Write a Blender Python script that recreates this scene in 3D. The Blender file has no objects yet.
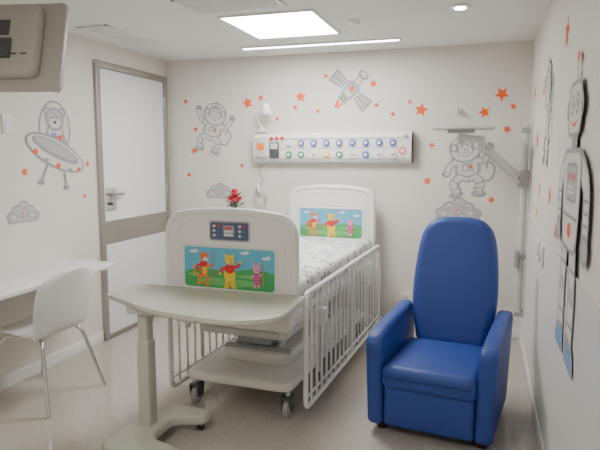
import bpy, bmesh, math, random
from mathutils import Vector, Matrix
random.seed(4)
XL,XR,YB,YF,H=-2.93,0.33,5.0,-1.2,2.4
# ------------------------------------------------------------ materials
def mat(name,col,rough=0.5,metal=0.0,emit=0,noise=None,bump=None,coat=0,spec=None):
    m=bpy.data.materials.new(name); m.use_nodes=True
    nt=m.node_tree; b=nt.nodes['Principled BSDF']
    c=(*col,1)
    b.inputs['Base Color'].default_value=c
    b.inputs['Roughness'].default_value=rough
    b.inputs['Metallic'].default_value=metal
    if coat: b.inputs['Coat Weight'].default_value=coat
    if spec is not None: b.inputs['Specular IOR Level'].default_value=spec
    if emit:
        b.inputs['Emission Color'].default_value=c
        b.inputs['Emission Strength'].default_value=emit
    if noise or bump:
        tc=nt.nodes.new('ShaderNodeTexCoord')
        n=nt.nodes.new('ShaderNodeTexNoise'); n.inputs['Scale'].default_value=(noise or bump)[0]; n.inputs['Detail'].default_value=4
        nt.links.new(tc.outputs['Object'],n.inputs['Vector'])
        if noise:
            r=nt.nodes.new('ShaderNodeValToRGB'); k=noise[1]
            r.color_ramp.elements[0].position=0.3; r.color_ramp.elements[1].position=0.7
            r.color_ramp.elements[0].color=(*[x*(1-k) for x in col],1)
            r.color_ramp.elements[1].color=(*[min(1,x*(1+k)) for x in col],1)
            nt.links.new(n.outputs['Fac'],r.inputs['Fac']); nt.links.new(r.outputs['Color'],b.inputs['Base Color'])
        if bump:
            bp=nt.nodes.new('ShaderNodeBump'); bp.inputs['Strength'].default_value=bump[1]; bp.inputs['Distance'].default_value=0.002
            nt.links.new(n.outputs['Fac'],bp.inputs['Height']); nt.links.new(bp.outputs['Normal'],b.inputs['Normal'])
    return m
M={}
M['wall']=mat('wall_paint',(0.76,0.725,0.665),0.55,noise=(3,0.012))
M['wallr']=mat('wall_panel',(0.80,0.78,0.745),0.3,noise=(2,0.012))
M['ceil']=mat('ceiling_paint',(0.82,0.81,0.775),0.7,noise=(2,0.01))
M['door']=mat('door_laminate',(0.85,0.85,0.88),0.3)
M['steel']=mat('brushed_steel',(0.40,0.385,0.35),0.38,0.7)
M['chrome']=mat('chrome',(0.7,0.7,0.7),0.15,1)
M['white']=mat('white_plastic',(0.84,0.83,0.81),0.3)
M['lam']=mat('white_laminate',(0.87,0.87,0.86),0.25)
M['bed']=mat('bed_plastic',(0.83,0.81,0.76),0.32)
M['rail']=mat('rail_enamel',(0.83,0.82,0.79),0.25)
M['beige']=mat('beige_plastic',(0.53,0.525,0.44),0.3,noise=(30,0.02))
M['blue']=mat('blue_vinyl',(0.024,0.062,0.29),0.5,bump=(350,0.25))
M['bluedk']=mat('blue_seam',(0.012,0.03,0.15),0.6)
M['black']=mat('black_rubber',(0.02,0.02,0.02),0.6)
M['dark']=mat('dark_grey_plastic',(0.08,0.08,0.085),0.4)
M['grey']=mat('grey_plastic',(0.40,0.40,0.40),0.4)
M['lgrey']=mat('light_grey_metal',(0.66,0.66,0.64),0.35,0.15)
M['tv']=mat('tv_housing',(0.46,0.43,0.38),0.4)
M['d_grey']=mat('decal_grey',(0.35,0.35,0.36),0.6,spec=.2)
M['d_md']=mat('decal_silver',(0.47,0.47,0.48),0.6,spec=.2)
M['d_lt']=mat('decal_light',(0.70,0.68,0.64),0.6,spec=.2)
M['d_or']=mat('decal_orange',(0.95,0.14,0.03),0.6,spec=.2)
M['d_bl']=mat('decal_blue',(0.20,0.34,0.62),0.6,spec=.2)
M['sky']=mat('print_sky',(0.12,0.48,0.66),0.35)
M['grass']=mat('print_grass',(0.06,0.40,0.12),0.35)
M['grass2']=mat('print_grass_light',(0.16,0.55,0.16),0.35)
M['yel']=mat('print_yellow',(0.95,0.60,0.04),0.4)
M['red']=mat('print_red',(0.75,0.03,0.03),0.4)
M['ora']=mat('print_orange',(0.90,0.22,0.03),0.4)
M['pink']=mat('print_pink',(0.90,0.30,0.45),0.4)
M['mag']=mat('print_magenta',(0.6,0.06,0.25),0.4)
M['navy']=mat('panel_blue',(0.10,0.12,0.20),0.3)
M['bl']=mat('gas_blue',(0.05,0.18,0.55),0.3)
M['gr']=mat('gas_green',(0.03,0.35,0.12),0.3)
M['petal']=mat('rose_petal',(0.60,0.01,0.03),0.5)
M['leaf']=mat('leaf_green',(0.03,0.13,0.03),0.5)
M['lamp']=mat('light_diffuser',(1.0,0.995,0.975),0.5,emit=38)
M['lamp_fill']=mat('added_fill_diffuser',(1.0,0.995,0.975),0.5,emit=25)  # glow of the added, out-of-view fill panel
M['lamp2']=mat('strip_diffuser',(1.0,0.99,0.97),0.5,emit=26)
M['lamp3']=mat('downlight_bulb',(1.0,0.96,0.9),0.5,emit=60)
# floor
fm=bpy.data.materials.new('vinyl_floor'); fm.use_nodes=True; nt=fm.node_tree; b=nt.nodes['Principled BSDF']
tc=nt.nodes.new('ShaderNodeTexCoord'); n=nt.nodes.new('ShaderNodeTexNoise'); n.inputs['Scale'].default_value=90; n.inputs['Detail'].default_value=3
nt.links.new(tc.outputs['Object'],n.inputs['Vector'])
r=nt.nodes.new('ShaderNodeValToRGB'); r.color_ramp.elements[0].position=.35; r.color_ramp.elements[1].position=.65
r.color_ramp.elements[0].color=(0.43,0.395,0.34,1); r.color_ramp.elements[1].color=(0.49,0.455,0.395,1)
nt.links.new(n.outputs['Fac'],r.inputs['Fac']); nt.links.new(r.outputs['Color'],b.inputs['Base Color'])
b.inputs['Roughness'].default_value=0.10
M['floor']=fm
# sheet
sm=bpy.data.materials.new('printed_sheet'); sm.use_nodes=True; nt=sm.node_tree; b=nt.nodes['Principled BSDF']
tc=nt.nodes.new('ShaderNodeTexCoord'); v=nt.nodes.new('ShaderNodeTexVoronoi'); v.inputs['Scale'].default_value=14
nt.links.new(tc.outputs['Object'],v.inputs['Vector'])
r=nt.nodes.new('ShaderNodeValToRGB'); r.color_ramp.interpolation='CONSTANT'
r.color_ramp.elements[0].color=(0.70,0.71,0.73,1); r.color_ramp.elements[1].color=(0.78,0.78,0.79,1); r.color_ramp.elements[1].position=.40
e=r.color_ramp.elements.new(.18); e.color=(.38,.39,.44,1)
nt.links.new(v.outputs['Distance'],r.inputs['Fac']); nt.links.new(r.outputs['Color'],b.inputs['Base Color'])
b.inputs['Roughness'].default_value=.8
M['sheet']=sm
# ------------------------------------------------------------ helpers
def finish(name,bm,mats,parent=None,smooth=True,angle=35):
    bmesh.ops.recalc_face_normals(bm,faces=bm.faces)
    me=bpy.data.meshes.new(name); bm.to_mesh(me); bm.free()
    if not isinstance(mats,(list,tuple)): mats=[mats]
    for m in mats: me.materials.append(M[m] if isinstance(m,str) else m)
    if smooth:
        for p in me.polygons: p.use_smooth=True
        me.set_sharp_from_angle(angle=math.radians(angle))
    o=bpy.data.objects.new(name,me); bpy.context.collection.objects.link(o)
    if parent: o.parent=parent
    return o
def empty(name,loc=(0,0,0),rot=0):
    e=bpy.data.objects.new(name,None); bpy.context.collection.objects.link(e)
    e.location=loc; e.rotation_euler=(0,0,rot); e.empty_display_size=.1
    return e
def box(name,lo,hi,m,parent=None,bev=0,seg=3,rot=None):
    bm=bmesh.new(); bmesh.ops.create_cube(bm,size=1)
    lo=Vector(lo);hi=Vector(hi);c=(lo+hi)/2;d=hi-lo
    for v in bm.verts: v.co=Vector((v.co.x*d.x,v.co.y*d.y,v.co.z*d.z))
    if bev: bmesh.ops.bevel(bm,geom=bm.edges[:],offset=bev,segments=seg,profile=.5,affect='EDGES',clamp_overlap=True)
    o=finish(name,bm,m,parent,smooth=bool(bev),angle=50)
    o.location=c
    if rot: o.rotation_euler=rot
    return o
def prism(name,pts,a0,a1,axis,m,parent=None,bev=0,seg=3,angle=40):
    """outline pts (2d) extruded along axis from a0 to a1. axis x:(y,z) y:(x,z) z:(x,y)"""
    def P(p,a): return {'x':(a,p[0],p[1]),'y':(p[0],a,p[1]),'z':(p[0],p[1],a)}[axis]
    bm=bmesh.new()
    A=[bm.verts.new(P(p,a0)) for p in pts]; B=[bm.verts.new(P(p,a1)) for p in pts]
    fa=bm.faces.new(A); fb=bm.faces.new(B[::-1]); N=len(pts)
    for i in range(N): bm.faces.new((A[i],A[(i+1)%N],B[(i+1)%N],B[i]))
    bmesh.ops.recalc_face_normals(bm,faces=bm.faces)
    if bev:
        es=list(set(list(fa.edges)+list(fb.edges)))
        bmesh.ops.bevel(bm,geom=es,offset=bev,segments=seg,profile=.5,affect='EDGES',clamp_overlap=True)
    return finish(name,bm,m,parent,angle=angle)
def rpoly(pts,rad,seg=6):
    out=[];N=len(pts)
    for i in range(N):
        p0=Vector(pts[i-1]);p=Vector(pts[i]);p1=Vector(pts[(i+1)%N])
        r=rad[i] if isinstance(rad,(list,tuple)) else rad
        if r<=0: out.append(tuple(p)); continue
        a=p+(p0-p).normalized()*min(r,(p0-p).length*.48); c=p+(p1-p).normalized()*min(r,(p1-p).length*.48)
        for k in range(seg+1):
            t=k/seg; q=a*(1-t)**2+p*2*t*(1-t)+c*t*t; out.append(tuple(q))
    return out
def rrect(x0,y0,x1,y1,r,seg=6): return rpoly([(x0,y0),(x1,y0),(x1,y1),(x0,y1)],r,seg)
def catmull(pts,n=6,closed=False):
    P=[Vector(p) for p in pts];out=[];N=len(P)
    R=range(N if closed else N-1)
    for i in R:
        p0=P[(i-1)%N] if (closed or i>0) else P[0]; p1=P[i]; p2=P[(i+1)%N]; p3=P[(i+2)%N] if (closed or i+2<N) else P[-1]
        for k in range(n):
            t=k/n; out.append(.5*((2*p1)+(-p0+p2)*t+(2*p0-5*p1+4*p2-p3)*t*t+(-p0+3*p1-3*p2+p3)*t**3))
    if not closed: out.append(P[-1])
    return out
def tube(name,pts,r,m,parent=None,seg=10,closed=False,bm=None):
    own=bm is None
    if own: bm=bmesh.new()
    P=[Vector(p) for p in pts];N=len(P);rings=[]
    prev=None
    for i in range(N):
        a=P[i-1] if (i>0 or closed) else P[i]; c=P[(i+1)%N] if (i<N-1 or closed) else P[i]
        t=(c-a).normalized()
        if prev is None:
            up=Vector((0,0,1)) if abs(t.z)<.9 else Vector((1,0,0))
            n=t.cross(up).normalized()
        else:
            n=(prev-t*prev.dot(t)).normalized()
        prev=n; bb=t.cross(n)
        rings.append([bm.verts.new(P[i]+(n*math.cos(2*math.pi*k/seg)+bb*math.sin(2*math.pi*k/seg))*r) for k in range(seg)])
    for i in range(N if closed else N-1):
        A=rings[i];B=rings[(i+1)%N]
        for k in range(seg): bm.faces.new((A[k],A[(k+1)%seg],B[(k+1)%seg],B[k]))
    if not closed: bm.faces.new(rings[0][::-1]); bm.faces.new(rings[-1])
    if own: return finish(name,bm,m,parent,angle=60)
def fil(pts,r,seg=5):
    P=[Vector(p) for p in pts];out=[P[0]]
    for i in range(1,len(P)-1):
        p=P[i];a=p+(P[i-1]-p).normalized()*min(r,(P[i-1]-p).length*.48);c=p+(P[i+1]-p).normalized()*min(r,(P[i+1]-p).length*.48)
        for k in range(seg+1):
            t=k/seg; out.append(a*(1-t)**2+p*2*t*(1-t)+c*t*t)
    out.append(P[-1]);return out
def cyl(name,p0,p1,r,m,parent=None,r2=None,seg=24,bev=0):
    p0=Vector(p0);p1=Vector(p1);d=p1-p0
    bm=bmesh.new(); bmesh.ops.create_cone(bm,cap_ends=True,segments=seg,radius1=r,radius2=r if r2 is None else r2,depth=d.length)
    if bev:
        es=[e for e in bm.edges if any(len(f.verts)>4 for f in e.link_faces)]
        bmesh.ops.bevel(bm,geom=es,offset=bev,segments=3,profile=.5,affect='EDGES')
    bm.transform(Matrix.Translation((p0+p1)/2)@d.to_track_quat('Z','Y').to_matrix().to_4x4())
    return finish(name,bm,m,parent,angle=40)
def ball(name,c,r,m,parent=None,sc=(1,1,1),seg=20):
    bm=bmesh.new(); bmesh.ops.create_uvsphere(bm,u_segments=seg,v_segments=seg//2,radius=r)
    for v in bm.verts: v.co=Vector((v.co.x*sc[0],v.co.y*sc[1],v.co.z*sc[2]))+Vector(c)
    return finish(name,bm,m,parent,angle=80)
# flat prints -------------------------------------------------
def decal(name,shapes,mapf,normal,parent=None,layer=0.00015):
    bm=bmesh.new(); keys=[]; N=Vector(normal)
    for li,s in enumerate(shapes):
        k=s[-1]
        if k not in keys: keys.append(k)
        mi=keys.index(k); off=N*(layer*(li+1))
        if s[0]=='p': polys=[s[1]]
        elif s[0]=='e':
            _,cx,cy,rx,ry,rot,_k=s; c,sn=math.cos(rot),math.sin(rot)
            polys=[[(cx+rx*math.cos(a)*c-ry*math.sin(a)*sn,cy+rx*math.cos(a)*sn+ry*math.sin(a)*c) for a in [2*math.pi*i/24 for i in range(24)]]]
        elif s[0]=='l':
            pts=[Vector((p[0],p[1])) for p in s[1]];w=s[2]/2;LL=[];RR=[]
            for i,p in enumerate(pts):
                t=(pts[min(i+1,len(pts)-1)]-pts[max(i-1,0)]).normalized();nn=Vector((-t.y,t.x))
                LL.append(p+nn*w);RR.append(p-nn*w)
            polys=[[LL[i],RR[i],RR[i+1],LL[i+1]] for i in range(len(pts)-1)]
        for pl in polys:
            vs=[bm.verts.new(Vector(mapf(p[0],p[1]))+off) for p in pl]
            f=bm.faces.new(vs); f.material_index=mi
            f.normal_update()
            if f.normal.dot(N)<0: f.normal_flip()
    me=bpy.data.meshes.new(name); bm.to_mesh(me); bm.free()
    for k in keys: me.materials.append(M[k])
    o=bpy.data.objects.new(name,me); bpy.context.collection.objects.link(o)
    if parent: o.parent=parent
    return o
def back(cx,cz,s=1,rot=0):
    c,sn=math.cos(rot),math.sin(rot)
    return (lambda x,y:(cx+s*(x*c-y*sn),YB-.001,cz+s*(x*sn+y*c)))
def left(cy,cz,s=1): return (lambda x,y:(XL+.001,cy+s*x,cz+s*y))
def right(cy,cz,s=1,off=.001,wide=1): return (lambda x,y:(XR-off,cy-s*wide*x,cz+s*y))
def curve2(pts,n=6): return [(p[0],p[1]) for p in catmull([Vector((*p,0)) for p in pts],n)]
def L(pts,w,k): return ('l',curve2(pts),w,k)
def star(cx,cy,r,k='d_or',rot=0.2):
    return ('p',[(cx+(r if i%2==0 else r*.45)*math.sin(rot+i*math.pi/5),cy+(r if i%2==0 else r*.45)*math.cos(rot+i*math.pi/5)) for i in range(10)],k)

# ------------------------------------------------------------ room shell
T=.1
box('floor',(XL-T,YF-T,-.1),(XR+T,YB+T,0),'floor')
box('ceiling',(XL-T,YF-T,H),(XR+T,YB+T,H+.1),'ceil')
box('wall_back',(XL-T,YB,0),(XR+T,YB+T,H),'wall')
box('wall_left',(XL-T,YF,0),(XL,YB,H),'wall')
box('wall_right',(XR,YF,0),(XR+T,YB,H),'wall')
box('wall_front',(XL-T,YF-T,0),(XR+T,YF,H),'wall')
box('trim_1',(XR-.008,YF,.08),(XR,YB,1.07),'wallr')
box('trim_2',(XR-.010,YF,1.066),(XR,YB,1.074),'d_lt')
box('baseboard_left',(XL,YF,0),(XL+.012,3.90,.09),'white',bev=.004)
box('baseboard_back',(XL,YB-.012,0),(XR,YB,.09),'white',bev=.004)
box('baseboard_right',(XR-.014,YF,0),(XR,YB,.09),'white',bev=.004)
# door
d=empty('door_1')
y0,y1,zt=3.91,4.97,2.25
for nm,lo,hi in (('frame_near',(XL,y0,0),(XL+.03,y0+.05,zt)),('frame_far',(XL,y1-.05,0),(XL+.03,y1,zt)),('frame_top',(XL,y0+.05,zt-.05),(XL+.03,y1-.05,zt))):
    box(nm,lo,hi,'steel',d,bev=.003)
box('leaf',(XL,y0+.055,.008),(XL+.018,y1-.055,zt-.055),'door',d,bev=.002)
box('push_band',(XL+.018,y0+.056,.79),(XL+.021,y1-.056,.98),'steel',d)
box('kick_plate',(XL+.018,y0+.056,.01),(XL+.02,y1-.056,.04),'steel',d)
box('lock_plate',(XL+.018,y0+.075,1.06),(XL+.025,y0+.215,1.25),'chrome',d,bev=.002)
cyl('handle_stem',(XL+.02,y0+.12,1.2),(XL+.065,y0+.12,1.2),.012,'steel',d)
tube('lever',fil([(XL+.06,y0+.11,1.2),(XL+.065,y0+.26,1.195)],.02),.011,'steel',d)
cyl('thumb_turn',(XL+.02,y0+.12,1.12),(XL+.045,y0+.12,1.12),.014,'dark',d)
for z in (.3,1.2,2.0): cyl('hinge',(XL+.03,y1-.055,z-.05),(XL+.03,y1-.055,z+.05),.008,'chrome',d)
# ceiling things
c=empty('added_ceiling_fill_panel')
def panel(par,x0,y0,x1,y1,m='lamp'):
    box('diffuser',(x0,y0,H-.006),(x1,y1,H-.001),m,par)
    f=.018
    for nm,lo,hi in (('f1',(x0-f,y0-f,H-.012),(x1+f,y0,H)),('f2',(x0-f,y1,H-.012),(x1+f,y1+f,H)),('f3',(x0-f,y0,H-.012),(x0,y1,H)),('f4',(x1,y0,H-.012),(x1+f,y1,H))):
        box(nm,lo,hi,'white',par)
panel(c,-1.66,3.54,-1.05,4.22)
c2=empty('added_ceiling_fill_panel'); panel(c2,-1.66,.2,-1.05,.88,'lamp_fill')  # invented panel out of view, added to brighten the near half of the room
c3=empty('ceiling_light_strip'); panel(c3,-1.95,4.56,-.66,4.62,'lamp2')
for i,(x,y) in enumerate([(-.175,3.73)]):
    e=empty('recessed_downlight')
    cyl('trim_ring',(x,y,H-.012),(x,y,H),.06,'white',e,bev=.004)
    cyl('bulb',(x,y,H-.016),(x,y,H-.011),.033,'lamp3',e)
def grille(x0,y0,x1,y1,n,along='y'):
    e=empty('ceiling_air_vent')
    f=.02
    for nm,lo,hi in (('f1',(x0,y0,H-.012),(x1,y0+f,H)),('f2',(x0,y1-f,H-.012),(x1,y1,H)),('f3',(x0,y0,H-.012),(x0+f,y1,H)),('f4',(x1-f,y0,H-.012),(x1,y1,H))):
        box(nm,lo,hi,'white',e,bev=.002)
    box('cavity',(x0+f,y0+f,H-.002),(x1-f,y1-f,H-.0005),'lgrey',e)
    for i in range(n):
        if along=='y':
            x=x0+f+(i+.5)*(x1-x0-2*f)/n; box('louver',(x-.007,y0+f,H-.011),(x+.007,y1-f,H-.004),'white',e)
        else:
            y=y0+f+(i+.5)*(y1-y0-2*f)/n; box('louver',(x0+f,y-.007,H-.011),(x1-f,y+.007,H-.004),'white',e)
grille(-2.74,3.5,-2.5,4.15,8)
grille(-1.76,3.08,-1.16,3.4,10,'x')
e=empty('smoke_detector'); cyl('body',(-.86,3.9,H-.03),(-.86,3.9,H),.035,'white',e,r2=.045,bev=.004)

# ------------------------------------------------------------ decals
def astro(pose=0):
    g='d_grey';w='d_lt';m='d_md'
    la=[(-.1,.1),(-.28,.12),(-.4,.32)] if pose==0 else [(-.1,.1),(-.27,.04),(-.36,-.12)]
    lh=la[-1]
    ra=[(.1,.1),(.28,.04),(.38,.22)]; ll=[(-.09,-.16),(-.26,-.28),(-.22,-.45)]; rl_=[(.08,-.18),(.18,-.32),(.12,-.46)]
    S=[L([(.12,-.25),(.34,-.3),(.44,-.1),(.34,.02),(.32,-.1)],.03,g),('p',[(-.24,.16),(-.14,.18),(-.14,-.16),(-.22,-.14)],m),('p',[(.24,.16),(.14,.18),(.14,-.16),(.22,-.14)],m)]
    for p in (la,ra): S.append(L(p,.12,g))
    for p in (ll,rl_): S.append(L(p,.15,g))
    S+=[('e',0,-.05,.19,.24,0,g),('e',lh[0],lh[1]+.03,.075,.065,0,g),('e',.4,.27,.075,.065,0,g),('e',-.24,-.48,.12,.055,0.15,g),('e',.13,-.5,.12,.055,-.1,g)]
    for p in (la,ra): S.append(L(p,.08,w))
    for p in (ll,rl_): S.append(L(p,.107,w))
    S+=[('e',0,-.05,.168,.216,0,w),('p',[(-.1,-.1),(.1,-.1),(.09,.04),(-.09,.04)],m),('p',[(-.06,-.07),(.0,-.07),(.0,-.01),(-.06,-.01)],w),('e',.05,-.03,.028,.03,0,'d_or'),('e',-.03,.015,.02,.01,0,g),
       L([(-.15,-.14),(0,-.19),(.15,-.14)],.022,g),L([(0,-.19),(0,-.27)],.016,g),
       L([(-.26,.06),(-.24,.17)],.02,g),L([(.25,.0),(.28,.1)],.02,g),L([(-.29,-.2),(-.18,-.3)],.02,g),L([(.12,-.33),(.25,-.3)],.02,g),L([(-.29,-.38),(-.15,-.38)],.02,g),L([(.05,-.4),(.2,-.4)],.02,g),
       ('e',-.24,-.48,.095,.035,0.15,m),('e',.13,-.5,.095,.035,-.1,m),
       ('e',0,.29,.27,.24,0,g),('e',0,.29,.24,.21,0,w),
       ('e',-.18,.32,.065,.07,0,g),('e',.18,.32,.065,.07,0,g),('e',-.18,.32,.04,.045,0,w),('e',.18,.32,.04,.045,0,w),
       ('e',0,.31,.155,.155,0,g),('e',-.05,.345,.058,.06,0,w),('e',.05,.345,.058,.06,0,w),('e',0,.25,.115,.075,0,w),
       ('e',-.04,.35,.022,.032,0,g),('e',.05,.35,.022,.032,0,g),('e',0,.275,.028,.015,0,g),
       L([(-.07,.245),(0,.215),(.07,.245)],.014,g),L([(-.2,.43),(-.13,.48)],.02,w),('e',0,.52,.04,.025,0,g)]
    return S
def rocks():
    """low bank of rounded moon boulders / cloud puffs with craters"""
    g='d_grey';w='d_lt';m='d_md'
    B_=[(-.36,-.04,.16,.13),(-.2,.06,.17,.17),(.02,.12,.19,.2),(.22,.05,.16,.16),(.38,-.05,.14,.12)]
    S=[('p',rpoly([(-.5,-.2),(.5,-.2),(.46,-.02),(-.46,-.02)],.06,4),g)]
    S+=[('e',x,z,a,b_,0,g) for x,z,a,b_ in B_]
    S+=[('e',x,z,a-.025,b_-.025,0,m) for x,z,a,b_ in B_]
    S+=[('p',rpoly([(-.47,-.18),(.47,-.18),(.43,-.06),(-.43,-.06)],.05,4),m)]
    S+=[L([(-.3,.1),(-.2,.15),(-.1,.1)],.025,w),L([(-.08,.2),(.02,.25),(.12,.19)],.025,w),L([(.16,.13),(.24,.14),(.3,.06)],.025,w),
        ('e',-.32,-.06,.07,.045,0,w),('e',-.04,.02,.08,.05,0,w),('e',.26,-.04,.065,.045,0,w),('e',-.04,.02,.045,.025,0,'d_or'),('e',-.16,-.12,.05,.025,0,w),('e',.1,-.12,.05,.025,0,w)]
    return S
def satellite():
    g='d_grey';w='d_lt';m='d_md'
    S=[('p',[(-.13,-.17),(.13,-.17),(.15,.15),(-.15,.15)],g),('p',[(-.1,-.14),(.1,-.14),(.12,.12),(-.12,.12)],m),('p',[(-.08,-.12),(.08,-.12),(.08,-.04),(-.08,-.04)],w),('e',0,.05,.05,.05,0,'d_or'),
       ('p',[(-.17,-.09),(-.5,-.16),(-.5,.15),(-.17,.11)],g),('p',[(.17,-.09),(.5,-.16),(.5,.15),(.17,.11)],g),
       ('p',[(-.1,.14),(.1,.14),(.05,.34),(-.05,.34)],g),('p',[(-.06,.17),(.06,.17),(.03,.32),(-.03,.32)],w),('e',0,.4,.12,.08,0,g),('e',0,.41,.07,.045,0,w),
       ('p',[(-.08,-.16),(.08,-.16),(.12,-.28),(-.12,-.28)],g),L([(-.06,-.3),(-.02,-.4),(0,-.46)],.05,'d_or'),L([(.05,-.3),(.04,-.4),(.06,-.44)],.04,'d_or')]
    for sx in (-1,1):
        for i in range(4): S.append(('l',[(sx*(.22+i*.07),-.1),(sx*(.22+i*.07),.11)],.014,w))
        for z in (-.05,.05): S.append(('l',[(sx*.18,z),(sx*.49,z*1.5)],.014,w))
    return S
def ufo():
    g='d_grey';w='d_lt';m='d_md'
    return [('e',0,.16,.26,.32,0,g),('e',0,.16,.235,.295,0,w),
      ('e',0,.08,.15,.17,0,g),('e',0,.08,.12,.14,0,w),('e',-.12,.34,.055,.065,0,g),('e',.12,.34,.055,.065,0,g),('e',-.12,.34,.03,.04,0,w),('e',.12,.34,.03,.04,0,w),('e',0,.27,.155,.135,0,g),('e',0,.27,.13,.11,0,m),
      ('e',0,.22,.085,.055,0,w),('e',-.05,.29,.026,.03,0,w),('e',.05,.29,.026,.03,0,w),('e',-.045,.29,.012,.018,0,'dark'),('e',.045,.29,.012,.018,0,'dark'),('e',0,.235,.028,.018,0,'dark'),
      ('e',-.03,.07,.05,.05,0,'d_bl'),('e',.06,.05,.045,.04,0,'d_or'),L([(-.1,.1),(-.17,.02)],.04,g),L([(.1,.1),(.18,.0)],.04,g),
      ('e',0,-.12,.5,.17,-.35,g),('e',0,-.12,.47,.145,-.35,w),('e',0,-.085,.4,.09,-.35,g),('e',0,-.07,.36,.06,-.35,m),
      ('e',-.33,-.10,.04,.03,0,'d_or'),('e',-.17,-.20,.04,.03,0,g),('e',.02,-.26,.04,.03,0,'d_or'),('e',.22,-.32,.04,.03,0,g),('e',.37,-.31,.03,.025,0,'d_or'),
      L([(-.15,-.24),(-.25,-.42)],.03,g),L([(.12,-.34),(.14,-.5)],.03,g),('e',-.26,-.44,.05,.03,0,g),('e',.14,-.52,.05,.03,0,g)]
decal('monkey_astronaut_wall_decal',astro(),back(-2.44,1.77,.44,-.2),(0,-1,0))
decal('monkey_astronaut_wall_decal',astro(1),back(-.14,1.43,.48,.15),(0,-1,0))
decal('satellite_wall_decal',satellite(),back(-1.13,2.07,.42,-.75),(0,-1,0))
decal('moon_rocks_wall_decal',rocks(),back(-.2,1.05,.36),(0,-1,0))
decal('moon_rocks_wall_decal',rocks(),back(-2.38,1.17,.28),(0,-1,0))
decal('bear_in_ufo_wall_decal',ufo(),left(3.46,1.60,.62),(1,0,0))
decal('moon_rocks_wall_decal',rocks(),left(3.12,1.12,.28),(1,0,0))
ST=[(-.524,1.89,.06),(-1.58,2.03,.055),(-2.09,1.99,.058),(-1.96,2.03,.032),(-1.63,1.94,.03),(-.93,2.12,.036),(-.9,1.94,.028),(-.02,1.86,.05),(.11,2.0,.06),
    (-2.64,1.56,.04),(-2.62,1.76,.028),(-.46,1.3,.036),(-.62,1.96,.026),(-.43,1.6,.028),(.16,1.72,.036),(-2.7,1.33,.028),(-2.72,2.02,.028),(-1.35,2.2,.026),(-2.15,1.42,.026),(.06,1.15,.03),(-1.42,1.9,.026),(-.76,1.86,.026),(-1.8,1.84,.024),(.2,1.9,.03)]
decal('star_wall_decals',[star(x,z,r,'d_or',.2+i) for i,(x,z,r) in enumerate(ST)],back(0,0),(0,-1,0))
decal('star_wall_decals',[star(x,z,r,'d_or',.2+i) for i,(x,z,r) in enumerate([(3.5,1.98,.04),(3.8,1.45,.03),(3.15,1.4,.035),(3.75,1.2,.025),(2.9,1.85,.04)])],left(0,0),(1,0,0))
decal('star_wall_decals',[star(x,z,r,'d_or',.2+i) for i,(x,z,r) in enumerate([(-2.9,2.05,.08),(-3.6,2.0,.07),(-4.2,1.62,.08),(-3.9,1.9,.06),(-4.6,1.95,.07),(-3.3,1.3,.06),(-4.6,1.35,.05),(-3.9,1.3,.06),(-4.0,1.15,.05),(-2.95,1.15,.05)])],right(0,0),(-1,0,0))
def robot():
    """line-art robot: rounded limbs, grille chest, boots"""
    g='d_grey';w='d_lt';m='d_md'
    S=[('l',[(0,.80),(0,.95)],.03,g),('e',0,.96,.04,.03,0,'d_or'),('p',rrect(-.08,.42,.08,.58,.02),g)]
    for sx in (-1,1):
        S+=[L([(sx*.22,.38),(sx*.38,.26),(sx*.40,.02)],.15,g),L([(sx*.22,.38),(sx*.38,.26),(sx*.40,.02)],.105,w),
            ('e',sx*.40,-.04,.085,.08,0,g),('e',sx*.40,-.04,.06,.055,0,m)]
        for z in (.08,.14,.2): S.append(('l',[(sx*.34,z),(sx*.44,z)],.018,g))
        S+=[L([(sx*.12,-.08),(sx*.15,-.34),(sx*.14,-.6)],.19,g),L([(sx*.12,-.08),(sx*.15,-.34),(sx*.14,-.6)],.145,w),
            ('e',sx*.15,-.34,.09,.05,0,m),('p',rpoly([(sx*.03,-.74),(sx*.31,-.74),(sx*.27,-.6),(sx*.05,-.56)],.04,4),g),('p',rpoly([(sx*.06,-.72),(sx*.28,-.72),(sx*.24,-.63),(sx*.07,-.6)],.03,4),'d_bl')]
        for z in (-.2,-.5): S.append(('l',[(sx*.06,z),(sx*.22,z)],.02,g))
    hb=[(-.27,.46),(.27,.46),(.24,.05),(.2,-.12),(-.2,-.12),(-.24,.05)]
    S+=[('p',rpoly(hb,.09,5),g),('p',rpoly([(x*.9,.17+(z-.17)*.91) for x,z in hb],.08,5),w),
        ('p',rrect(-.16,.16,.16,.38,.05),g),('p',rrect(-.14,.18,.14,.36,.04),m),
        ('e',-.08,.30,.03,.03,0,'d_or'),('e',.0,.30,.03,.03,0,'d_bl'),('e',.08,.30,.03,.03,0,'d_or')]
    for z in (.215,.245): S.append(('l',[(-.1,z),(.1,z)],.014,w))
    S+=[('l',[(-.2,.08),(.2,.08)],.02,g),('e',0,.0,.05,.045,0,'d_or'),
        ('p',rrect(-.19,.52,.19,.83,.11),g),('p',rrect(-.165,.545,.165,.805,.10),w),('e',-.2,.68,.035,.06,0,g),('e',.2,.68,.035,.06,0,g),
        ('e',-.07,.70,.055,.06,0,g),('e',.07,.70,.055,.06,0,g),('e',-.07,.70,.037,.042,0,w),('e',.07,.70,.037,.042,0,w),('e',-.06,.70,.016,.02,0,'dark'),('e',.08,.70,.016,.02,0,'dark'),
        L([(-.08,.605),(0,.585),(.08,.605)],.018,'d_or')]
    return S
decal('robot_wall_decal',robot(),right(2.42,1.22,.68,.011,1.3),(-1,0,0),layer=.0001)
decal('astronaut_wall_decal',astro(),right(3.6,1.75,.55),(-1,0,0))

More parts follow.
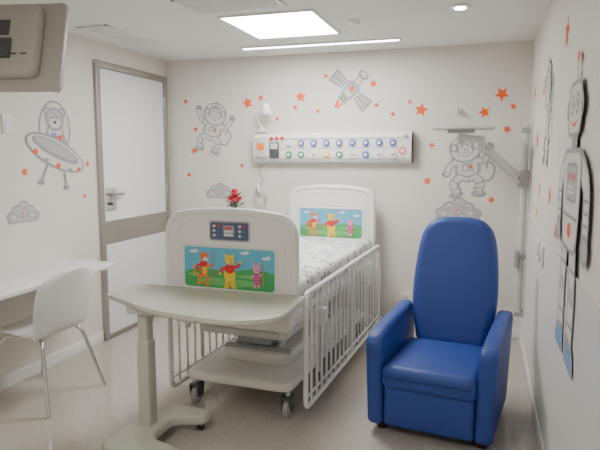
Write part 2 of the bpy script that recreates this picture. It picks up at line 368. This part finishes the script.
# switches, sockets
def plate(name,lo,hi,holes,m='white'):
    e=empty(name); box('cover',lo,hi,m,e,bev=.003)
    for h in holes: box('rocker',h[0],h[1],'lgrey' if len(h)<3 else h[2],e,bev=.001)
plate('light_switch',(XL,2.98,1.65),(XL+.01,3.06,1.77),[((XL+.009,3.0,1.68),(XL+.014,3.04,1.74),'white')])
plate('wall_outlet',(-.66,YB-.01,.24),(-.58,YB,.33),[((-.64,YB-.013,.265),(-.6,YB-.009,.305))])
plate('wall_outlet',(XR-.02,3.55,.9),(XR-.008,3.65,1.02),[((XR-.024,3.58,.93),(XR-.018,3.62,.99))])
plate('wall_outlet',(XR-.02,3.35,.9),(XR-.008,3.45,1.02),[((XR-.024,3.38,.93),(XR-.018,3.42,.99))])
plate('wall_outlet',(-2.62,YB-.01,.25),(-2.5,YB,.33),[((-2.58,YB-.013,.27),(-2.54,YB-.009,.31))])

# ------------------------------------------------------------ headwall gas panel
g=empty('headwall_service_panel')
x0,x1,z0,z1=-2.0,-.585,1.445,1.715
prof=rpoly([(YB-.002,z0),(YB-.07,z0+.01),(YB-.095,z0+.05),(YB-.095,z1-.05),(YB-.07,z1-.01),(YB-.002,z1)],[0,.01,.02,.02,.01,0],4)
prism('housing',prof,x0,x1,'x','white',g,bev=.003)
for x in (x0,x1-.012): prism('end_cap',rpoly([(YB-.001,z0-.006),(YB-.075,z0),(YB-.102,z0+.045),(YB-.102,z1-.045),(YB-.075,z1),(YB-.001,z1+.006)],[0,.01,.02,.02,.01,0],4),x,x+.012,'x','lgrey',g)
yf=YB-.095
box('groove',(x0+.02,yf-.001,1.575),(x1-.02,yf+.001,1.58),'grey',g)
box('upper_rail',(x0+.02,yf-.004,1.655),(x1-.02,yf,1.668),'lgrey',g)
for i in range(9):
    x=-1.66+i*.115
    cyl('gas_outlet',(x,yf-.014,1.62),(x,yf,1.62),.029,'bl' if i not in (0,) else 'white',g,bev=.003)
    cyl('gas_port',(x,yf-.02,1.62),(x,yf-.013,1.62),.015,'white',g)
for i,k in enumerate(['gr','gr','white','yel','gr','white','bl','white','white']):
    x=-1.66+i*.115
    if i in (0,1,3,4,6):
        cyl('socket',(x,yf-.012,1.52),(x,yf,1.52),.03,k,g,bev=.003); cyl('socket_in',(x,yf-.016,1.52),(x,yf-.011,1.52),.015,'white',g)
    else:
        box('socket_plate',(x-.03,yf-.008,1.49),(x+.03,yf,1.55),'white',g,bev=.003); box('socket_hole',(x-.015,yf-.01,1.51),(x+.015,yf-.007,1.53),'grey',g)
box('alarm_module',(-1.97,yf-.02,1.5),(-1.87,yf,1.67),'lgrey',g,bev=.004)
box('alarm_dark',(-1.955,yf-.022,1.56),(-1.885,yf-.018,1.62),'ora',g,bev=.002)
for i in range(3): cyl('pilot_lamp',(-1.82+i*.05,yf-.02,1.665),(-1.82+i*.05,yf,1.665),.014,'red',g)
box('nurse_call_unit',(-1.84,yf-.018,1.49),(-1.75,yf,1.63),'dark',g,bev=.004)
box('nurse_call_screen',(-1.83,yf-.02,1.57),(-1.76,yf-.017,1.62),'lgrey',g)
cyl('badge',(-.66,yf-.004,1.55),(-.66,yf,1.55),.03,'ora',g)
cyl('badge_dot',(-.66,yf-.006,1.55),(-.66,yf-.003,1.55),.018,'white',g)
cyl('end_knob',(-.64,yf-.03,1.68),(-.64,yf,1.68),.014,'lgrey',g)
# reading lamp
rl=empty('reading_lamp')
box('clamp',(-1.96,YB-.06,1.722),(-1.90,YB-.01,1.76),'white',rl,bev=.005)
tube('gooseneck',catmull([(-1.93,YB-.035,1.75),(-1.97,YB-.05,1.82),(-1.96,YB-.09,1.90),(-1.88,YB-.12,1.93)],6),.009,'white',rl)
cyl('shade',(-1.855,YB-.12,1.87),(-1.865,YB-.135,1.97),.05,'white',rl,r2=.03,bev=.008)
cyl('bulb_glass',(-1.855,YB-.12,1.862),(-1.856,YB-.121,1.875),.035,'lgrey',rl,bev=.004)
# call cord
cc=empty('nurse_call_cord')
tube('cord',catmull([(-1.94,YB-.02,1.43),(-1.97,YB-.03,1.38),(-1.93,YB-.03,1.30),(-1.99,YB-.03,1.22),(-2.02,YB-.03,1.12),(-1.94,YB-.03,1.06),(-1.90,YB-.03,1.14),(-1.96,YB-.04,1.2)],6),.005,'grey',cc,seg=6)
cyl('handset',(-1.965,YB-.04,1.18),(-1.98,YB-.04,1.26),.015,'white',cc,bev=.004)
# wall knob
k=empty('oxygen_wall_valve')
cyl('rose',(-.22,YB-.012,1.87),(-.22,YB,1.87),.035,'lgrey',k,bev=.003); cyl('stem',(-.22,YB-.05,1.87),(-.22,YB-.01,1.87),.014,'chrome',k); ball('knob',(-.22,YB-.06,1.87),.022,'chrome',k)

# ------------------------------------------------------------ flower vase on shelf
sh=empty('wall_shelf'); box('board',(-2.32,YB-.16,.86),(-2.06,YB,.88),'lam',sh,bev=.003); box('bracket',(-2.2,YB-.12,.8),(-2.18,YB,.86),'lgrey',sh)
fv=empty('vase_of_roses',( -2.19,YB-.09,.88))
bm=bmesh.new(); pr=[(.0,0),(.03,0),(.038,.03),(.03,.07),(.018,.1),(.024,.12)]
rings=[[bm.verts.new((r_*math.cos(a),r_*math.sin(a),z)) for a in [2*math.pi*i/16 for i in range(16)]] for r_,z in pr[1:]]
bm.faces.new(rings[0])
for A,B in zip(rings,rings[1:]):
    for i in range(16): bm.faces.new((A[i],A[(i+1)%16],B[(i+1)%16],B[i]))
finish('vase',bm,'white',fv)
for i,(dx,dy,dz) in enumerate([(0,0,.28),(-.045,.01,.245),(.04,-.01,.25),(.01,-.03,.225),(-.015,.03,.31)]):
    tube('stem_%d'%i,[(0,0,.1),(dx*.6,dy*.6,.17),(dx,dy,dz)],.003,'leaf',fv,seg=6)
    ball('bud_%d'%i,(dx,dy,dz),.018,'petal',fv,(1,1,1.1),12)
    for j in range(6):
        a=j*1.05+i; ball('petal_%d_%d'%(i,j),(dx+.016*math.cos(a),dy+.016*math.sin(a),dz-.003+.004*(j%2)),.015,'petal',fv,(1,.7,1.1),10)
for j in range(22):
    a=j*1.9; rr=.035+.015*(j%4); z=.17+.022*(j%6)
    p=Vector((rr*math.cos(a),rr*math.sin(a)*.7,z)); q=Vector((-math.sin(a),math.cos(a),.3))*.016; o_=Vector((math.cos(a),math.sin(a)*.7,.5)).normalized()*.035
    bm=bmesh.new(); A=[bm.verts.new(x) for x in (p-o_,p+q,p+o_,p-q)]
    bm.faces.new(A); finish('leaf_%d'%j,bm,'leaf',fv)

# ------------------------------------------------------------ hospital bed
B=empty('hospital_bed',(-1.345,2.94,0),math.radians(-2.7))
def caster(par,x,y,rr=.055,top=.19,face=0):
    cyl('caster_tire',(x-.016,y,rr),(x+.016,y,rr),rr,'grey',par,bev=.006)
    cyl('caster_hub',(x-.019,y,rr),(x+.019,y,rr),rr*.6,'lgrey',par,bev=.003)
    prism('caster_fork_a',rpoly([(y-.03,rr-.015),(y+.03,rr-.015),(y+.045,rr*2+.015),(y-.045,rr*2+.015)],.012),x-.03,x-.021,'x','dark',par,bev=.002)
    prism('caster_fork_b',rpoly([(y-.03,rr-.015),(y+.03,rr-.015),(y+.045,rr*2+.015),(y-.045,rr*2+.015)],.012),x+.021,x+.03,'x','dark',par,bev=.002)
    box('caster_crown',(x-.03,y-.04,rr*2+.004),(x+.03,y+.04,rr*2+.02),'dark',par,bev=.004)
    cyl('caster_stem',(x,y,rr*2+.01),(x,y,top),.015,'lgrey',par)
for x in (-.3,.3):
    for y in (.12,1.72): caster(B,x,y)
# base cover
prism('base_cover',rrect(-.345,.04,.345,1.8,.09),.17,.225,'z','bed',B,bev=.02)
prism('base_cover_hump',rrect(-.24,.3,.24,1.55,.1),.215,.30,'z','bed',B,bev=.03)
for y in (.5,1.35):
    for x in (-.15,.15): tube('lift_arm',[(x,y-.14,.28),(x,y+.1,.56)],.022,'lgrey',B)
    cyl('lift_cross',(-.22,y-.14,.3),(.22,y-.14,.3),.02,'grey',B)
cyl('actuator',(.0,.55,.33),(.0,1.2,.5),.03,'dark',B); cyl('actuator_rod',(.0,1.2,.5),(0,1.4,.555),.014,'chrome',B)
box('motor_box',(-.12,.35,.33),(.1,.52,.45),'grey',B,bev=.01)
box('under_tray',(-.3,.2,.42),(.26,.95,.47),'lgrey',B,bev=.015)
for x in (-.34,.3): box('deck_side',(x,.02,.54),(x+.04,1.9,.6),'rail',B,bev=.006)
for y in (.06,.6,1.2,1.78): box('deck_cross',(-.3,y,.545),(.3,y+.04,.59),'rail',B,bev=.004)
box('deck',(-.37,.05,.60),(.37,1.88,.655),'bed',B,bev=.012)
box('mattress',(-.375,.045,.655),(.375,1.87,.81),'sheet',B,bev=.035,seg=5)
# boards
def board_out(w,zb,zt):
    pts=[(-w+.03,zb),(w-.03,zb),(w,zb+.2),(w,zt-.07),(w-.05,zt-.005),(w*.45,zt+.018),(0,zt+.022),(-w*.45,zt+.018),(-w+.05,zt-.005),(-w,zt-.07),(-w,zb+.2)]
    return rpoly(pts,[.03,.03,.1,.05,.05,.1,.1,.1,.05,.05,.1],5)
def board(nm,y,zb,zt,w,pz0,pz1):
    prism(nm,board_out(w,zb,zt),y-.02,y+.02,'y','bed',B,bev=.014,seg=3)
    ol=[(p[0],y-.0,p[1]) for p in board_out(w-.008,zb+.005,zt-.006)]
    tube(nm+'_rim',ol,.026,'bed',B,closed=True,seg=12)
    yy=y-.02
    px0,px1=-.28,.28
    fr=[(p[0],yy,p[1]) for p in rrect(px0-.012,pz0-.012,px1+.012,pz1+.012,.025)]
    tube(nm+'_picture_frame',fr,.008,'bed',B,closed=True,seg=8)
    mo=[(p[0],yy+.002,p[1]) for p in board_out(w-.055,pz0-.045,zt-.045)]
    tube(nm+'_moulding',mo,.005,'bed',B,closed=True,seg=8)
    return yy,px0,px1,pz0,pz1
def picture(nm,info):
    yy,a,b_,c_,d_=info; h=d_-c_
    S=[('p',rrect(a,c_,b_,d_,.02),'sky'),('p',[(a,c_+h*.36),(a+.1,c_+h*.50),(0,c_+h*.42),(b_-.12,c_+h*.54),(b_,c_+h*.44),(b_,c_+.02),(b_-.02,c_),(a+.02,c_),(a,c_+.02)],'grass'),
       ('e',0,c_+h*.16,.2,.022,0,'grass2'),('e',.12,c_+h*.33,.07,.010,0,'grass2'),('e',-.2,c_+h*.3,.06,.010,0,'grass2')]
    for cx,cz in ((-.22,.88),(.1,.9),(.23,.8)): S+= [('e',cx,c_+h*cz,.025,.008,0,'white'),('e',cx+.015,c_+h*cz+.005,.014,.008,0,'white')]
    def P(cx,cz,s):
        f=lambda x,z:(cx+s*x,c_+h*cz+s*z)
        def E(x,z,rx,rz,k,r=0): S.append(('e',*f(x,z),rx*s,rz*s,r,k))
        def Ln(pts,w,k): S.append(L([f(*p) for p in pts],w*s,k))
        return f,E,Ln
    # striding tiger with orange coat
    f,E,Ln=P(-.155,.50,h*.82)
    Ln([(-.05,-.2),(-.16,-.36),(-.14,-.5)],.1,'ora');Ln([(.05,-.2),(.12,-.36),(.06,-.52)],.1,'ora');E(-.18,-.52,.08,.035,'ora');E(.12,-.54,.08,.035,'ora')
    Ln([(-.08,-.2),(-.28,-.25),(-.34,-.05),(-.28,.08)],.05,'ora')
    E(0,-.04,.13,.24,'ora');E(.03,-.06,.07,.17,'yel');E(0,.1,.14,.09,'red')
    Ln([(-.1,.1),(-.24,.0),(-.16,-.12)],.07,'red');Ln([(.1,.1),(.22,.04),(.3,.14)],.07,'ora')
    E(.02,.3,.13,.13,'ora');E(-.08,.42,.04,.05,'ora');E(.11,.42,.04,.05,'ora');E(.07,.25,.09,.06,'white');E(.12,.28,.025,.018,'mag')
    E(.0,.34,.014,.025,'dark');E(.08,.34,.014,.025,'dark')
    for z in (-.18,-.08,.02): Ln([(-.13,z),(-.05,z-.02)],.025,'dark')
    for z in (.34,.27): Ln([(-.1,z),(-.03,z)],.02,'dark')
    Ln([(.31,-.5),(.30,.5)],.03,'mag')
    # honey-yellow bear, red top
    f,E,Ln=P(.01,.48,h*.84)
    E(-.09,-.42,.075,.12,'yel',.1);E(.10,-.41,.075,.12,'yel',-.2);E(-.12,-.52,.09,.035,'yel');E(.14,-.51,.09,.035,'yel')
    E(0,-.16,.19,.2,'yel');E(0,.03,.165,.14,'red')
    Ln([(-.12,.06),(-.26,.0),(-.3,-.1)],.09,'red');Ln([(.12,.08),(.24,.1),(.32,.2)],.09,'red');E(-.31,-.13,.045,.05,'yel');E(.34,.24,.045,.05,'yel')
    E(-.11,.41,.05,.05,'yel');E(.11,.41,.05,.05,'yel');E(0,.28,.15,.135,'yel');E(.03,.23,.08,.05,'yel')
    E(.04,.26,.028,.018,'dark');E(-.03,.31,.012,.02,'dark');E(.08,.31,.012,.02,'dark');Ln([(-.02,.2),(.04,.185),(.09,.205)],.012,'dark')
    # small pink piglet, striped magenta suit
    f,E,Ln=P(.175,.38,h*.62)
    E(-.07,-.4,.05,.11,'pink');E(.08,-.4,.05,.11,'pink')
    E(0,-.12,.15,.25,'mag')
    for z in (-.22,-.12,-.02): Ln([(-.13,z),(0,z-.02),(.13,z)],.02,'pink')
    Ln([(-.1,.02),(-.24,-.08)],.06,'pink');Ln([(.1,.02),(.24,.08)],.06,'pink')
    E(-.1,.42,.045,.14,'pink',.35);E(.1,.42,.045,.14,'pink',-.35);E(0,.24,.15,.15,'pink')
    E(0.02,.2,.035,.025,'mag');E(-.05,.28,.014,.025,'dark');E(.07,.28,.014,.025,'dark')
    Ln([(.28,-.42),(.30,.5)],.03,'ora')
    decal(nm,S,lambda x,z:(x,yy-.001,z),(0,-1,0),B,layer=.00009)
fi=board('footboard',0,.56,1.18,.395,.765,.995); picture('footboard_print',fi)
hi=board('headboard',1.91,.56,1.225,.378,.81,1.05); picture('headboard_print',hi)
# controls on footboard
prism('control_bezel',rrect(-.115,1.035,.135,1.148,.02),-.025,-.018,'y','grey',B,bev=.003)
prism('control_panel',rrect(-.107,1.043,.127,1.140,.015),-.029,-.02,'y','navy',B,bev=.003)
box('control_display',(-.022,-.032,1.062),(.042,-.028,1.123),'grey',B,bev=.002)
for i in range(3):
    for sx in (-.08,.078):
        cyl('control_button',(sx,-.033,1.067+i*.026),(sx,-.028,1.067+i*.026),.008,'lgrey',B,seg=12)
        cyl('control_button2',(sx+.024,-.033,1.067+i*.026),(sx+.024,-.028,1.067+i*.026),.008,'red' if i==2 else 'bl',B,seg=12)
    box('display_key',(-.015,-.034,1.067+i*.019),(.035,-.031,1.076+i*.019),'white' if i<2 else 'red',B)
for x in (-.3,.3):
    for y in (0,1.91): tube('board_post',[(x,y+(.03 if y<1 else -.03),.5),(x,y+(.03 if y<1 else -.03),.75)],.018,'lgrey',B)
# side rails (lowered)
for sx in (-1,1):
    x=.435*sx; ya,yb,za,zb=.05,1.86,.10,.765
    bm=bmesh.new()
    tube('',fil([(x,ya+.02,zb-.01),(x,yb,zb),(x,yb,za),(x,ya,za),(x,ya,zb-.02),(x,ya+.03,zb-.01)],.05),.015,None,bm=bm,seg=12)
    tube('',[(x,ya,za+.06),(x,yb,za+.06)],.008,None,bm=bm,seg=8)
    nb=19
    for i in range(1,nb):
        y=ya+(yb-ya)*i/nb
        tube('',[(x,y,za),(x,y,zb)],.0075 if i!=10 else .017,None,bm=bm,seg=8)
    finish('side_rail_'+('right' if sx>0 else 'left'),bm,'rail',B,angle=60)
    for y in (.35,1.5):
        box('rail_slide',(x-.012-(.06 if sx>0 else -.0),y,.5),(x+.012+(.0 if sx>0 else .06),y+.05,.6),'lgrey',B,bev=.005)
        tube('rail_guide',[(x-sx*.03,y+.025,.2),(x-sx*.03,y+.025,.6)],.013,'lgrey',B)

# ------------------------------------------------------------ overbed table
Tb=empty('overbed_table')
top=rpoly([(-1.93,2.60),(-1.50,2.36),(-1.06,2.29),(-.86,2.42),(-.87,2.87),(-1.91,2.87)],[.05,.15,.12,.10,.04,.06],7)
prism('table_top',top,.745,.768,'z','beige',Tb,bev=.009)
cx,cy=-1.38,2.58
rim=[(cx+(p[0]-cx)*.985,cy+(p[1]-cy)*.965,.767) for p in top]
tube('table_rim',rim,.006,'beige',Tb,closed=True,seg=8)
box('arm_under_top',(-1.72,2.48,.705),(-1.1,2.6,.745),'lgrey',Tb,bev=.008)
box('column_outer',(-1.68,2.5,.08),(-1.61,2.58,.56),'beige',Tb,bev=.012)
box('column_inner',(-1.673,2.508,.5),(-1.617,2.572,.72),'beige',Tb,bev=.008)
base=rpoly([(-1.76,2.26),(-1.30,2.26),(-1.30,2.34),(-1.56,2.42),(-1.56,2.66),(-1.40,2.70),(-1.40,2.80),(-1.72,2.80)],[.08,.04,.04,.08,.06,.05,.05,.08],6)
prism('base',base,.05,.105,'z','beige',Tb,bev=.014)
for x,y in ((-1.69,2.32),(-1.36,2.30),(-1.67,2.75),(-1.45,2.75)):
    cyl('castor',(x-.012,y,.025),(x+.012,y,.025),.025,'black',Tb,bev=.004); box('castor_fork',(x-.016,y-.015,.028),(x+.016,y+.015,.055),'grey',Tb)

# ------------------------------------------------------------ recliner
R=empty('blue_recliner_armchair',(-.245,2.96,0),math.radians(-8))
def armshape(): return rpoly([(.0,.045),(.66,.045),(.72,.45),(.70,.60),(.5,.585),(.1,.565),(-.012,.53)],[.04,.04,.1,.06,.2,.12,.08],6)
for sx in (-1,1):
    a,b_=(.24,.33) if sx>0 else (-.33,-.24)
    o=prism('arm_'+('right' if sx>0 else 'left'),armshape(),a,b_,'x','blue',R,bev=.03,seg=5,angle=60)
    for v in o.data.vertices: v.co.x+=sx*.016*(v.co.z/.58)**1.5
box('seat_cushion',(-.252,-.02,.26),(.252,.58,.395),'blue',R,bev=.045,seg=6)
box('footrest_panel',(-.24,.0,.05),(.24,.09,.29),'blue',R,bev=.03,seg=5)
box('seat_base',(-.25,.06,.06),(.25,.66,.28),'bluedk',R,bev=.01)
tube('seat_piping',[(-.225,-.02,.335),(.225,-.02,.335)],.004,'bluedk',R,seg=6)
for sx in (-1,1):
    for y in (.1,.56): cyl('foot',(sx*.27,y,0),(sx*.27,y,.06),.025,'black',R)
bo=rpoly([(-.205,.34),(.205,.34),(.258,.58),(.250,.85),(.218,1.06),(.13,1.14),(-.13,1.14),(-.218,1.06),(-.250,.85),(-.258,.58)],[.05,.05,.15,.2,.09,.1,.1,.09,.2,.15],6)
bo=[(p[0],p[1]-.34) for p in bo]
bk=prism('backrest',bo,-.065,.065,'y','blue',R,bev=.05,seg=6,angle=70)
bk.location=(0,.61,.345); bk.rotation_euler=(math.radians(-12),0,0)

# ------------------------------------------------------------ desk
D=empty('wall_mounted_desk')
prism('desk_top',rpoly([(XL,1.9),(-2.49,1.9),(-2.49,3.53),(XL,3.53)],[0,.04,.1,0]),.72,.75,'z','lam',D,bev=.006)
for y in (2.15,3.3): prism('bracket',[(XL,.72),(-2.6,.72),(-2.6,.70),(XL+.03,.5),(XL,.5)],y,y+.02,'y','lgrey',D)

# ------------------------------------------------------------ chair
C=empty('plastic_side_chair',(-2.60,2.87,0),math.radians(0))
prf=catmull([Vector((-.24,0,.43)),Vector((-.2,0,.452)),Vector((-.05,0,.448)),Vector((.1,0,.435)),Vector((.18,0,.455)),Vector((.22,0,.55)),Vector((.25,0,.69)),Vector((.285,0,.84))],4)
NP=len(prf); bm=bmesh.new(); G=[]
for i,p in enumerate(prf):
    s=i/(NP-1); row=[]
    if s<.12: w=.19+.03*math.sin(s/.12*math.pi/2)
    elif s<.6: w=.225
    else: w=.225+.035*math.sin((s-.6)/.4*math.pi*.9)
    if s>.9: w*= (1-.35*((s-.9)/.1)**2)
    for j in range(13):
        t=-1+2*j/12
        dz=.02*abs(t)**3 if s<.5 else 0
        dx=-.06*abs(t)**2.2*min(1,max(0,(s-.45)/.25))
        dz2=-.02*t*t if s>.95 else 0
        row.append(bm.verts.new((p.x+dx,w*t,p.z+dz+dz2)))
    G.append(row)
for i in range(NP-1):
    for j in range(12): bm.faces.new((G[i][j],G[i][j+1],G[i+1][j+1],G[i+1][j]))
shl=finish('shell',bm,'white',C,angle=80)
md=shl.modifiers.new('s','SOLIDIFY'); md.thickness=.012; md.offset=0
md=shl.modifiers.new('ss','SUBSURF'); md.levels=1; md.render_levels=2
for sx in (-1,1):
    for sy in (-1,1):
        tube('leg',fil([(sx*.02,sy*.10,.425),(sx*.15,sy*.17,.425),(sx*.25,sy*.26,.0)],.06),.011,'chrome',C)
    tube('under_bar',[(sx*.1,-.15,.425),(sx*.1,.15,.425)],.01,'chrome',C)

# ------------------------------------------------------------ TV
V=empty('wall_mounted_television',(-2.31,2.33,0),math.radians(12))
Vt=empty('tilt_head',(0,0,1.83)); Vt.parent=V; Vt.rotation_euler=(math.radians(-16),0,0)
prism('bezel',rrect(-.32,0,.32,.46,.03),.0,.05,'y','tv',Vt,bev=.015)
box('screen',(-.29,.049,.04),(.29,.052,.42),'black',Vt)
prism('rear_shell',rrect(-.26,.05,.22,.42,.05),-.07,.01,'y','tv',Vt,bev=.03,seg=4)
box('port_recess',(-.1,-.073,.25),(.08,-.068,.33),'dark',Vt)
for i in range(8): box('vent_slot',(-.2+i*.05,-.073,.15),(-.17+i*.05,-.069,.157),'dark',Vt)
box('mount_plate',(-.1,-.09,.13),(.1,-.07,.23),'dark',Vt,bev=.004)
tube('mount_arm',fil([(0,-.06,2.0),(-.05,-.16,2.0),(-.64,-.06,2.0)],.04),.02,'dark',V)
box('wall_plate',(-.635,-.14,1.9),(-.61,.0,2.1),'dark',V,bev=.004,rot=(0,0,math.radians(-12)))

# ------------------------------------------------------------ swing arm
A=empty('wall_swing_arm_mount')
px,py=.285,4.68
box('wall_rail',(XR-.012,py-.05,.28),(XR,py+.05,1.78),'lgrey',A,bev=.004)
tube('pole',[(px,py,.28),(px,py,1.74)],.024,'lgrey',A,seg=14)
for z in (.3,.75,1.7): box('pole_bracket',(px-.03,py-.03,z-.02),(XR,py+.03,z+.02),'grey',A,bev=.005)
box('pole_carriage',(px-.045,py-.045,1.27),(px+.035,py+.045,1.40),'grey',A,bev=.01)
box('pole_handle',(px-.05,py-.05,.66),(px-.02,py+.03,.80),'grey',A,bev=.008)
e0=Vector((px-.04,py-.05,1.31)); e1=Vector((-.02,4.5,1.56))
for dz in (0,.055): tube('arm_link',[e0+Vector((0,0,dz)),e1+Vector((0,0,dz-.01))],.015,'lgrey',A)
ac=box('arm_cover',(-.14,-.02,-.028),(.14,.02,.028),'lgrey',A,bev=.01)
ac.location=(e0+e1)/2+Vector((0,-.005,.025)); ac.rotation_mode='QUATERNION'; ac.rotation_quaternion=(e1-e0).to_track_quat('X','Z')
cyl('elbow',(-.03,4.49,1.53),(-.03,4.49,1.65),.026,'lgrey',A,bev=.006)
box('yoke',(-.18,4.46,1.615),(-.01,4.52,1.655),'lgrey',A,bev=.01)
cyl('head_joint',(-.17,4.48,1.59),(-.17,4.48,1.70),.03,'lgrey',A,bev=.006)
prism('tray_plate',rrect(-.38,4.34,.06,4.62,.03),1.70,1.72,'z','lgrey',A,bev=.005)
box('tray_bracket',(-.27,4.42,1.675),(-.08,4.54,1.70),'grey',A,bev=.005)

# ------------------------------------------------------------ world + camera
w=bpy.data.worlds.new('World'); bpy.context.scene.world=w; w.use_nodes=True
w.node_tree.nodes['Background'].inputs[0].default_value=(.8,.8,.8,1); w.node_tree.nodes['Background'].inputs[1].default_value=.3
cam=bpy.data.cameras.new('camera'); co=bpy.data.objects.new('camera',cam); bpy.context.collection.objects.link(co)
cam.sensor_width=36; cam.lens=36*580/600; cam.clip_start=.02
co.location=(0,0,1.5); co.rotation_euler=(math.radians(90-6.69),0,math.radians(17.6))
bpy.context.scene.camera=co
